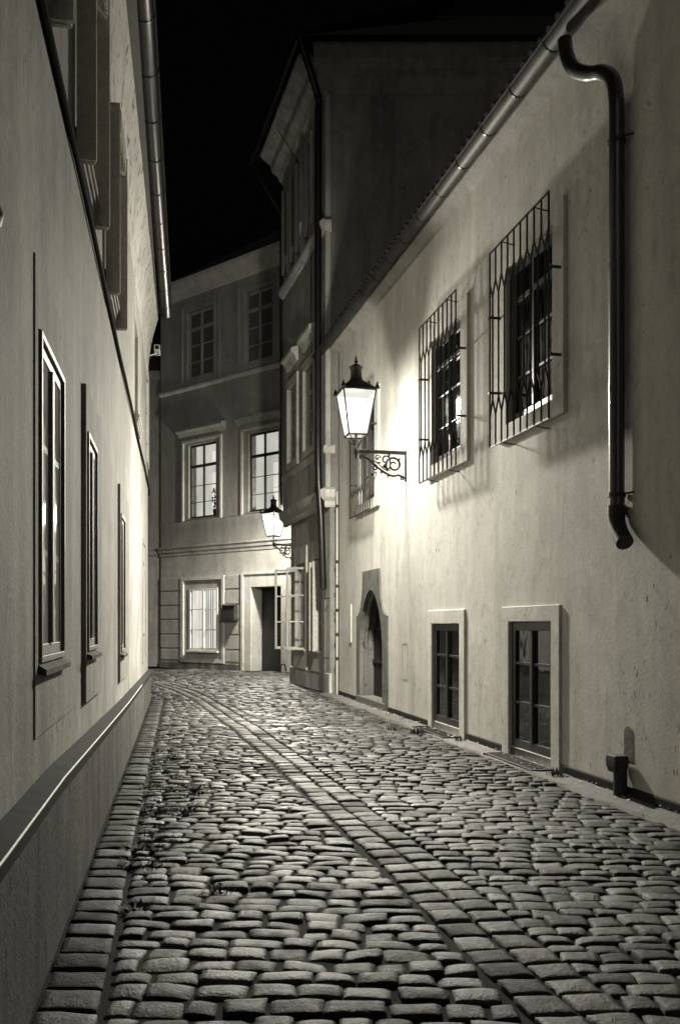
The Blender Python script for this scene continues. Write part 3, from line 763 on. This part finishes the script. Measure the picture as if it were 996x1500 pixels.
for i, (a, b) in enumerate(FT):
    o = window(FAR, fh, a, b, 9.64, 11.88, -.06, M['far_plaster'], M['glass_dull'], bars=(10.2, 10.75), trans=11.3, w=.09, bw=.035, mw=.08, tw=.10)
    m = MB(); m.plate(FAR, rect(FTs[i][0], FTs[i][1], 9.45, 12.15), [rect(FTs[i][0] + .07, FTs[i][1] - .07, 9.44 + .02, 12.08)], 0, .05)
    m.plate(FAR, rect(a - .1, b + .1, 9.46, 12.0), [rect(a, b, 9.62, 11.9)], 0, .025); m.build('surround', M['far_plaster'], o)
for i, (a, b) in enumerate(FM):
    o = window(FAR, fh, a, b, 4.99, 7.43, -.08, M['wood_brown'], M['clear'], bars=(5.52, 6.07), trans=6.72, w=.06, bw=.02, mw=.05, tw=.09, label='lit casement window')
    m = MB(); m.plate(FAR, rect(FMs[i][0], FMs[i][1], 4.9, 7.60), [rect(FMs[i][0] + .08, FMs[i][1] - .08, 4.88 + .03, 7.52)], 0, .06)
    m.build('surround', M['trim'], o)
    m = MB(); m.prism(FAR, [(0, 7.74), (.05, 7.74), (.10, 7.84), (.2, 7.9), (.2, 7.97), (0, 8.02)], FMs[i][0] - .16, FMs[i][1] + .16); m.build('hood', M['far_plaster'], o)
    c = (a + b) / 2
    k = MB(); k.box(FAR, a - .05, b + .05, -.42, -.40, 4.9, 7.5); k.build('curtain', M['curtain'], o)
    k = MB(); k.box(FAR, a + .16, c - .10, -.37, -.36, 5.1, 6.5); k.box(FAR, a + .16, c - .10, -.37, -.36, 6.72, 7.2); k.build('bright_room_opening', M['curtain_b'], o)
    k = MB(); frame_bars(k, FAR, a + .10, c - .04, 5.0, 6.62, -.33, -.30, .05, False, bars=(5.72, 6.1)); frame_bars(k, FAR, a + .10, c - .04, 6.8, 7.3, -.33, -.30, .05, False); k.build('inner_casement', M['curtain'], o)  # casement frame shares the curtain's glow, standing in for room light
    if i == 1:
        k = MB(); k.tube([FAR.w(a + .28, -.22, 5.05), FAR.w(a + .28, -.22, 5.25)], [.06, .08], 10)
        for q in range(40):
            z = 5.25 + random.random() * .65; an = random.random() * 6.28; r = .04 + .10 * random.random()
            p = FAR.w(a + .28 + r * math.cos(an), -.22 + .5 * r * math.sin(an), z)
            k.add([p, p + Vector((.03, .01, .03)), p + Vector((.01, 0, .07)), p + Vector((-.03, .01, .03))], [(0, 1, 2, 3)])
        k.tube([FAR.w(a + .28, -.22, 5.2), FAR.w(a + .30, -.22, 5.9)], .01, 5)
        ob = k.build('potted_plant', M['leaf'], None, recalc=False); tag(ob, 'small leafy potted plant standing inside the left lit upstairs window', 'plant')
# ground-floor window
a, b = GWN
m = MB(); m.plate(FAR, rect(44.40, 46.53, .20, 3.04), [rect(44.52, 46.41, .32, 2.92)], 0, .06)
o = window(FAR, fh, a, b, .61, 2.65, .03, M['wood_white'], M['clear'], bars=(1.28, 1.96), w=.075, bw=.03, mw=.09, label='white window with striped blinds')
m.build('surround', M['trim'], o)
m = MB(); k0 = a + .08
i = 0
while k0 < b - .1:
    w_ = random.choice((.05, .09, .13)); m.box(FAR, k0, k0 + w_, -.07, -.06, .65, 2.6); k0 += w_ + (.045 if k0 < (a + b) / 2 else .02); i += 1
m.build('striped_blind', M['blind'], o)
m = MB(); m.box(FAR, a, b, -.3, -.29, .6, 2.65); m.build('dark_backing', M['black'], o)
m = MB(); m.box(FAR, a - .06, b + .06, 0, .12, .53, .60); m.build('sill', M['trim'], o, bevel=.01)
# rusticated blocks
m = MB()
zs = [.24, .64, 1.12, 1.62, 2.10, 2.58, 3.06]
for z0, z1 in zip(zs, zs[1:]):
    m.box(FAR, 46.60, 47.62, 0, .035, z0 + .025, z1 - .025)
m.build('rustication', M['far_lower'], fh, bevel=.01)
m = MB()
for z0, z1 in zip(zs, zs[1:]): m.box(FAR, 43.66, 44.36, 0, .035, z0 + .025, z1 - .025)
m.build('rustication', M['far_lower'], fh, bevel=.01)
m = MB(); m.plate(FAR, [(41.2, 0), (41.88, 0), (41.88, 2.62), (43.18, 2.62), (43.18, 0), (43.60, 0), (43.60, 3.10), (41.2, 3.10)], [], 0, .045)
ds = m.build('door_surround', M['trim'], fh, bevel=.01)
m = MB(); m.box(FAR, 43.50, 43.60, .045, .08, 0, 3.1); m.box(FAR, 41.2, 43.50, .045, .08, 3.02, 3.1); m.build('door_trim', M['trim'], ds)
m = MB(); m.box(FAR, DOOR[0] - .05, DOOR[1] + .0, -.46, -.44, 0, 2.62)
m.box(FAR, DOOR[0], DOOR[0] + .55, -.44, -.40, .05, .9); m.box(FAR, DOOR[0], DOOR[0] + .55, -.44, -.40, 1.0, 1.9)
m.build('door', M['wood_dark'], fh)
# letter box on the pilaster
t = thing('letter_box', 'grey metal letter box with sloped lid on the wall between window and door', 'letter box', FAR.w(44.05, .04, 1.6))
m = MB(); m.prism(FAR, [(.036, 1.62), (.20, 1.62), (.20, 2.04), (.036, 2.10)], 43.76, 44.34); m.build('body', M['zinc'], t, bevel=.01)
m = MB(); m.prism(FAR, [(.036, 2.105), (.23, 2.04), (.23, 2.065), (.036, 2.135)], 43.74, 44.36); m.box(FAR, 43.74, 44.36, .036, .23, 1.58, 1.615)
m.build('lid', M['zinc'], t, bevel=.004)
m = MB(); m.tube([FAR.w(44.05, .20, 1.70), FAR.w(44.05, .215, 1.70)], .025, 10); m.build('lock', M['iron'], t)

# ================================================================== LANE HOUSE (left background)
ln = thing('lane_house', 'lower unlit house in the dark gap beside the left house corner', 'house', LANE.w(3, -.1, 0))
m = MB(); m.plate(LANE, rect(0, 9, 0, 10.2), [rect(1.5, 2.7, 4.9, 7.0), rect(1.5, 2.7, .8, 2.7), rect(4.5, 5.7, 4.9, 7.0)], -.3, 0)
m.build('wall', M['dark_plaster'], ln, recalc=False)
m = MB(); m.prism(LANE, [(-.02, 9.9), (.08, 9.95), (.2, 10.1), (.2, 10.2), (-.02, 10.2)], 0, 9); m.build('moulding', M['dark_plaster'], ln); m = MB(); m.prism(LANE, [(-.02, 3.8), (.08, 3.85), (.1, 4.0), (-.02, 4.05)], 0, 9); m.build('moulding', M['dark_plaster'], ln)
m = MB(); m.quad(LANE.w(0, .2, 10.2), LANE.w(9, .2, 10.2), LANE.w(9, -4, 12.6), LANE.w(0, -4, 12.6)); m.build('roof', M['tile'], ln, recalc=False)
for a, z0, z1 in ((1.5, 4.9, 7.0), (1.5, .8, 2.7), (4.5, 4.9, 7.0)):
    window(LANE, ln, a, a + 1.2, z0, z1, -.1, M['wood_pale'], M['glass'], bars=(z0 + .6, z0 + 1.2), w=.07)

# ================================================================== STREET LAMPS
def street_lamp(fr, s0, zr, label, power, name='street_lamp'):
    """cast iron bracket square to the wall carrying a four-sided gas lantern; zr = height of the arm"""
    t = thing(name, label, 'street lamp', fr.w(s0, .02, zr - .4), 0, 'wall lanterns on scrolled brackets')
    A = .80
    def P(u, o, z): return fr.w(s0 + u, o, zr + z)      # u along wall, o out of it
    br = MB()
    br.box(fr, s0 - .016, s0 + .016, 0, .025, zr - .42, zr + .05)
    br.box(fr, s0 - .014, s0 + .014, .025, A - .04, zr - .012, zr + .022)
    br.tube([P(0, .03, .033), P(0, A - .06, .033)], .016, 8)
    b = br.build('bracket', M['iron_lamp'], t, bevel=.003)
    sc_ = MB()
    def curl(cx, cz, r0, r1, a0, turns, w=.012, n=26, taper=.6):
        pts = []; rs = []
        for k in range(n + 1):
            u = k / n; r = r0 + (r1 - r0) * u; a = a0 + turns * 2 * math.pi * u
            pts.append(P(0, cx + r * math.cos(a), cz + r * math.sin(a))); rs.append(1.4 * w * (1 - (1 - taper) * u))
        sc_.tube(pts, rs, 6)
    # lower sweeping brace
    sc_.tube(spath([P(0, .70, -.05), P(0, .60, -.10), P(0, .46, -.22), P(0, .34, -.30), P(0, .22, -.345), P(0, .12, -.33), P(0, .05, -.37)], 5), .018, 6)
    curl(.70, -.065, .045, .012, math.pi * .5, -1.3, .011)
    curl(.50, -.225, .045, .012, math.pi * .35, 1.4, .009)
    curl(.20, -.175, .135, .03, -.25 * math.pi, 1.55, .015, 40)
    curl(.33, -.10, .075, .02, math.pi * 1.2, -1.2, .010)
    curl(.46, -.075, .045, .012, math.pi, -1.2, .008)
    curl(.07, -.375, .035, .010, math.pi * .5, 1.2, .010)
    sc_.tube(spath([P(0, .60, -.11), P(0, .50, -.13), P(0, .42, -.19), P(0, .36, -.24), P(0, .25, -.26)], 5), .009, 6)
    for (x, z, an) in ((.42, -.16, .6), (.38, -.20, 2.4), (.47, -.10, 2.0), (.33, -.22, .3), (.29, -.24, 2.2), (.27, -.05, 1.0), (.40, -.27, -1.2), (.30, -.325, -1.4), (.14, -.09, 2.6)):
        L_ = .05; pts = [P(0, x, z), P(0, x + L_ * .5 * math.cos(an) - .012, z + L_ * .5 * math.sin(an)), P(0, x + L_ * math.cos(an), z + L_ * math.sin(an))]
        sc_.tube(pts, [.009, .019, .005], 6)
    sc_.build('scrollwork', M['iron_lamp'], b, smooth=True)
    # socket and stem
    st = MB(); st.tube([P(0, A, -.10), P(0, A, -.05), P(0, A, -.03), P(0, A, .05), P(0, A, .065), P(0, A, .30)], [.012, .022, .034, .034, .022, .020], 10)
    for k in range(4):
        a = math.pi / 4 + k * math.pi / 2; c_, s_ = math.cos(a), math.sin(a)
        st.tube(spath([P(.02 * c_, A + .02 * s_, .06), P(.06 * c_, A + .06 * s_, .10), P(.085 * c_, A + .085 * s_, .17), P(.18 * c_, A + .18 * s_, .235)], 4), .008, 6)
    st.build('stem', M['iron_lamp'], t, smooth=True)
    zb, zt, hb, ht = .25, .91, .145, .25
    fm = MB()
    cor = [(-1, -1), (1, -1), (1, 1), (-1, 1)]
    for (a, c) in cor: fm.tube([P(a * hb, A + c * hb, zb), P(a * ht, A + c * ht, zt)], .013, 6)
    for i in range(4):
        (a, c), (a2, c2) = cor[i], cor[(i + 1) % 4]
        fm.tube([P(a * hb, A + c * hb, zb), P(a2 * hb, A + c2 * hb, zb)], .015, 6)
        fm.tube([P(a * ht, A + c * ht, zt), P(a2 * ht, A + c2 * ht, zt)], .015, 6)
    fm.build('lantern_frame', M['iron_lamp'], t, smooth=True)
    for i in range(4):
        (a, c), (a2, c2) = cor[i], cor[(i + 1) % 4]
        g_ = MB(); g_.add([P(a * hb, A + c * hb, zb), P(a2 * hb, A + c2 * hb, zb), P(a2 * ht, A + c2 * ht, zt), P(a * ht, A + c * ht, zt)], [(0, 1, 2, 3)])
        g_.build('pane', M['lamp_glass'], t, recalc=False)
    hd = MB(); rings = []
    for r, z, q in ((.268, .90, 12), (.278, .915, 12), (.272, .93, 10), (.245, .965, 7), (.20, 1.01, 5), (.15, 1.05, 3.4), (.11, 1.085, 2.6), (.092, 1.12, 2), (.085, 1.18, 2), (.084, 1.26, 2), (.10, 1.285, 2), (.108, 1.295, 2), (.098, 1.305, 2), (.05, 1.335, 2), (.022, 1.35, 2)):
        ring = []
        for k in range(32):
            a = 2 * math.pi * k / 32; c_, s_ = math.cos(a), math.sin(a)
            n = (abs(c_) ** q + abs(s_) ** q) ** (-1 / q); ring.append(P(r * n * c_, A + r * n * s_, z))
        rings.append(ring)
    hd.loft(rings, True, True)
    hood = hd.build('hood', M['iron_lamp'], t, smooth=True)
    fn = MB(); fn.tube([P(0, A, z) for z in (1.33, 1.36, 1.375, 1.39, 1.41, 1.425, 1.45, 1.48)], [.02, .014, .03, .032, .014, .02, .010, .002], 10)
    fn.build('finial', M['iron_lamp'], hood, smooth=True)
    for (a, c) in cor:
        e = MB(); x0, y0 = a * .262, A + c * .262
        e.hexa([P(x0 - .035, y0 - .035, .92), P(x0 + .035, y0 - .035, .92), P(x0 + .035, y0 + .035, .92), P(x0 - .035, y0 + .035, .92),
                P(x0 - .004 + a * .015, y0 - .004, 1.02), P(x0 + .004 + a * .015, y0 - .004, 1.02), P(x0 + .004 + a * .015, y0 + .004, 1.02), P(x0 - .004 + a * .015, y0 + .004, 1.02)])
        e.build('corner_crest', M['iron_lamp'], hood)
    bl = MB(); bl.tube([P(0, A, z) for z in (.60, .62, .68, .76, .78)], [.012, .035, .042, .03, .008], 12); bl.build('mantle', M['mantle'], t, smooth=True)
    ld = bpy.data.lights.new('lamp_light', 'POINT'); ld.energy = power; ld.color = (1, .955, .83); ld.shadow_soft_size = .13
    ld.use_nodes = True; ln_ = ld.node_tree; em = ln_.nodes['Emission']
    fo = ln_.nodes.new('ShaderNodeLightFalloff'); fo.inputs['Strength'].default_value = 1; fo.inputs['Smooth'].default_value = 12
    ln_.links.new(fo.outputs['Quadratic'], em.inputs['Strength'])
    lo = bpy.data.objects.new('lamp_light', ld); COL.objects.link(lo); lo.parent = t
    lo.location = root_inv(t) @ P(0, A, .67)
    ad = bpy.data.lights.new('hood_light', 'AREA'); ad.shape = 'DISK'; ad.size = .26; ad.energy = power * 1.0; ad.color = (1, .955, .83)
    ad.use_nodes = True; an = ad.node_tree; ae = an.nodes['Emission']
    af = an.nodes.new('ShaderNodeLightFalloff'); af.inputs['Strength'].default_value = 1; af.inputs['Smooth'].default_value = 30
    an.links.new(af.outputs['Quadratic'], ae.inputs['Strength'])
    ao = bpy.data.objects.new('hood_light', ad); COL.objects.link(ao); ao.parent = t
    ao.location = root_inv(t) @ P(0, A, .86)
    return t
P1 = 1900; P2 = 2000
street_lamp(RIGHT, 14.10, 4.09, 'large lit lantern on an iron bracket fixed to the white house', P1)
street_lamp(FAR, 41.45, 3.80, 'distant lit lantern in front of the town house door', P2)

# ================================================================== OTHER THINGS
m = MB()
pts = []
for i in range(80):
    s = 1.0 + (EL - .97) * i / 79
    pts.append(LEFT.w(s, .022 + .003 * math.sin(s * 1.3), 4.15 + .018 * noise.noise((s * .8, 2, 2))))
pts += [LEFT.w(EL + .05, .03, 4.02), LEFT.w(EL + .06, -.1, 3.95)]
m.tube(pts, [.036 - .0009 * min(i, 20) for i in range(len(pts))], 8)
tag(m.build('cable', M['cable'], smooth=True), 'thick black cable running high along the left house wall below the upper windows', 'cable')
t = thing('security_camera', 'small white security camera jutting from the far corner of the left house', 'security camera', LEFT.w(EL, .0, 6.85))
m = MB(); m.tube([LEFT.w(EL + .0, -.02, 6.74), LEFT.w(EL + .08, .1, 6.80), LEFT.w(EL + .06, .18, 6.84)], .015, 6); m.build('arm', M['wood_white'], t)
m = MB(); m.box(LEFT, EL - .12, EL + .25, .12, .24, 6.83, 6.95); cb = m.build('body', M['wood_pale'], t, bevel=.015)
m = MB(); m.plate(LEFT, rect(0, 1, 0, 1), [], 0, 0) if False else m.box(LEFT, EL - .125, EL - .115, .145, .215, 6.855, 6.925); m.build('lens', M['black'], cb)
m = MB(); m.tube(spath([FAR.w(41.72, .22, -.03), FAR.w(41.72, .22, .16), FAR.w(41.70, .20, .24), FAR.w(41.60, .16, .25), FAR.w(41.58, .14, .05)], 4), .022, 8)
tag(m.build('boot_scraper', M['iron'], smooth=True), 'small dark iron hoop on the ground at the right side of the far doorway', 'boot scraper')
m = MB(); m.tube([LEFT.w(2.81, -.01, 2.73), LEFT.w(2.81, .03, 2.73), LEFT.w(2.81, .055, 2.73), LEFT.w(2.81, .065, 2.73)], [.045, .045, .035, .01], 14)
tag(m.build('bell_push', M['iron'], smooth=True), 'dark round wall fitting on the left house at the very edge of the view', 'bell')
# weeds
def tuft(m, X, Y, r, n, h):
    for k in range(n):
        a = random.random() * 6.28; q = r * math.sqrt(random.random()); p = Vector((X + q * math.cos(a), Y + q * math.sin(a), lay(X, Y) - .02))
        d = Vector((math.cos(a), math.sin(a), 0)); w = Vector((-d.y, d.x, 0)) * random.uniform(.003, .008); hh = h * random.uniform(.4, 1.1)
        o_ = d * random.uniform(.01, .05) + Vector((random.uniform(-.02, .02), random.uniform(-.02, .02), 0))
        m.add([p - w * .4, p + w * .4, p + o_ * .5 + w + Vector((0, 0, hh * .6)), p + o_ + Vector((0, 0, hh)), p + o_ * .5 - w + Vector((0, 0, hh * .6))], [(0, 1, 2, 3, 4)])
m = MB()
for k in range(70):
    Z = random.uniform(4.5, 13) if k % 3 else random.uniform(6.5, 10.5)
    X = xl(Z) + .28 + abs(random.gauss(0, .20))
    tuft(m, X, Z, random.uniform(.05, .13), random.randint(70, 160), .032)
for k in range(60):
    Z = random.uniform(9, 17); tuft(m, xs(Z) + random.uniform(-.9, 1.2), Z, .05, 9, .025)
for k in range(40):
    s = random.uniform(6, 18); p = RIGHT.w(s, random.uniform(.02, .09), 0); tuft(m, p.x, p.y, .05, 10, .035)
o = m.build('weeds', M['leaf'], None, recalc=False); struct(o, 'stuff'); o['label'] = 'low weeds in the street joints'; o['category'] = 'weeds'
for (s, t_, lab, n) in ((12.1, .46, 'round weed tuft in the cobbles before the farther cellar window', 90), (12.75, .62, 'thin spindly weed between cobbles left of the round tuft', 35), (8.75, .14, 'ragged weed at the wall foot beside the nearer cellar window', 60), (11.38, .12, 'flattened weed by the right edge of the farther cellar window', 45)):
    m = MB(); p = RIGHT.w(s, t_, 0); tuft(m, p.x, p.y, .075, n, .10)
    tag(m.build('weed', M['leaf'], None, recalc=False), lab, 'weed', 'weeds along the white house')
# fallen leaves and litter along the wall foot
m = MB()
for k in range(260):
    s = random.uniform(6, 18); tt = abs(random.gauss(.08, .09)) + .02; p = RIGHT.w(s, tt, .02 + random.random() * .006); a = random.random() * 6.28; r = random.uniform(.006, .018)
    m.add([p + Vector((r * math.cos(a + q), r * .7 * math.sin(a + q), random.uniform(0, .008))) for q in (0, 1.5, 3.1, 4.7)], [(0, 1, 2, 3)])
o = m.build('litter', M['trash'], None, recalc=False); struct(o, 'stuff'); o['label'] = 'scattered dry leaf bits along the wall foot'; o['category'] = 'litter'

# ================================================================== WORLD, CAMERA
w = bpy.data.worlds.new('World'); sc.world = w; w.use_nodes = True
nt = w.node_tree; bg = nt.nodes['Background']
sky = nt.nodes.new('ShaderNodeTexSky'); sky.sky_type = 'NISHITA'; sky.sun_disc = False
sky.sun_elevation = R(-4); sky.sun_rotation = R(200)
bw = nt.nodes.new('ShaderNodeRGBToBW'); nt.links.new(sky.outputs[0], bw.inputs[0]); nt.links.new(bw.outputs[0], bg.inputs[0])
bg.inputs[1].default_value = .05
sl = bpy.data.lights.new('fill_sun', 'SUN'); sl.energy = .12; sl.angle = R(35); sl.color = (1, .97, .90)  # added dim soft sun as night fill, not a source in the street
so = bpy.data.objects.new('fill_sun', sl); COL.objects.link(so); so.location = (0, -30, 20)
so.rotation_euler = Vector((.12, 1, -.30)).to_track_quat('-Z', 'Y').to_euler()
cam = bpy.data.cameras.new('Camera'); co = bpy.data.objects.new('Camera', cam); COL.objects.link(co)
co.location = (0, 0, CAMH); co.rotation_euler = (R(90), 0, 0)
cam.sensor_width = 36; cam.sensor_fit = 'AUTO'; cam.lens = 36 * 1300 / 1500; cam.shift_y = 165 / 1500; cam.shift_x = 0
cam.clip_end = 2000; cam.clip_start = .05
sc.camera = co
vs = sc.view_settings; vs.view_transform = 'Standard'; vs.look = 'None'; vs.exposure = 0; vs.gamma = 1
sc.render.engine = 'CYCLES'
sc.cycles.use_denoising = True; sc.cycles.max_bounces = 8; sc.cycles.transparent_max_bounces = 12
sc.cycles.sample_clamp_indirect = 4
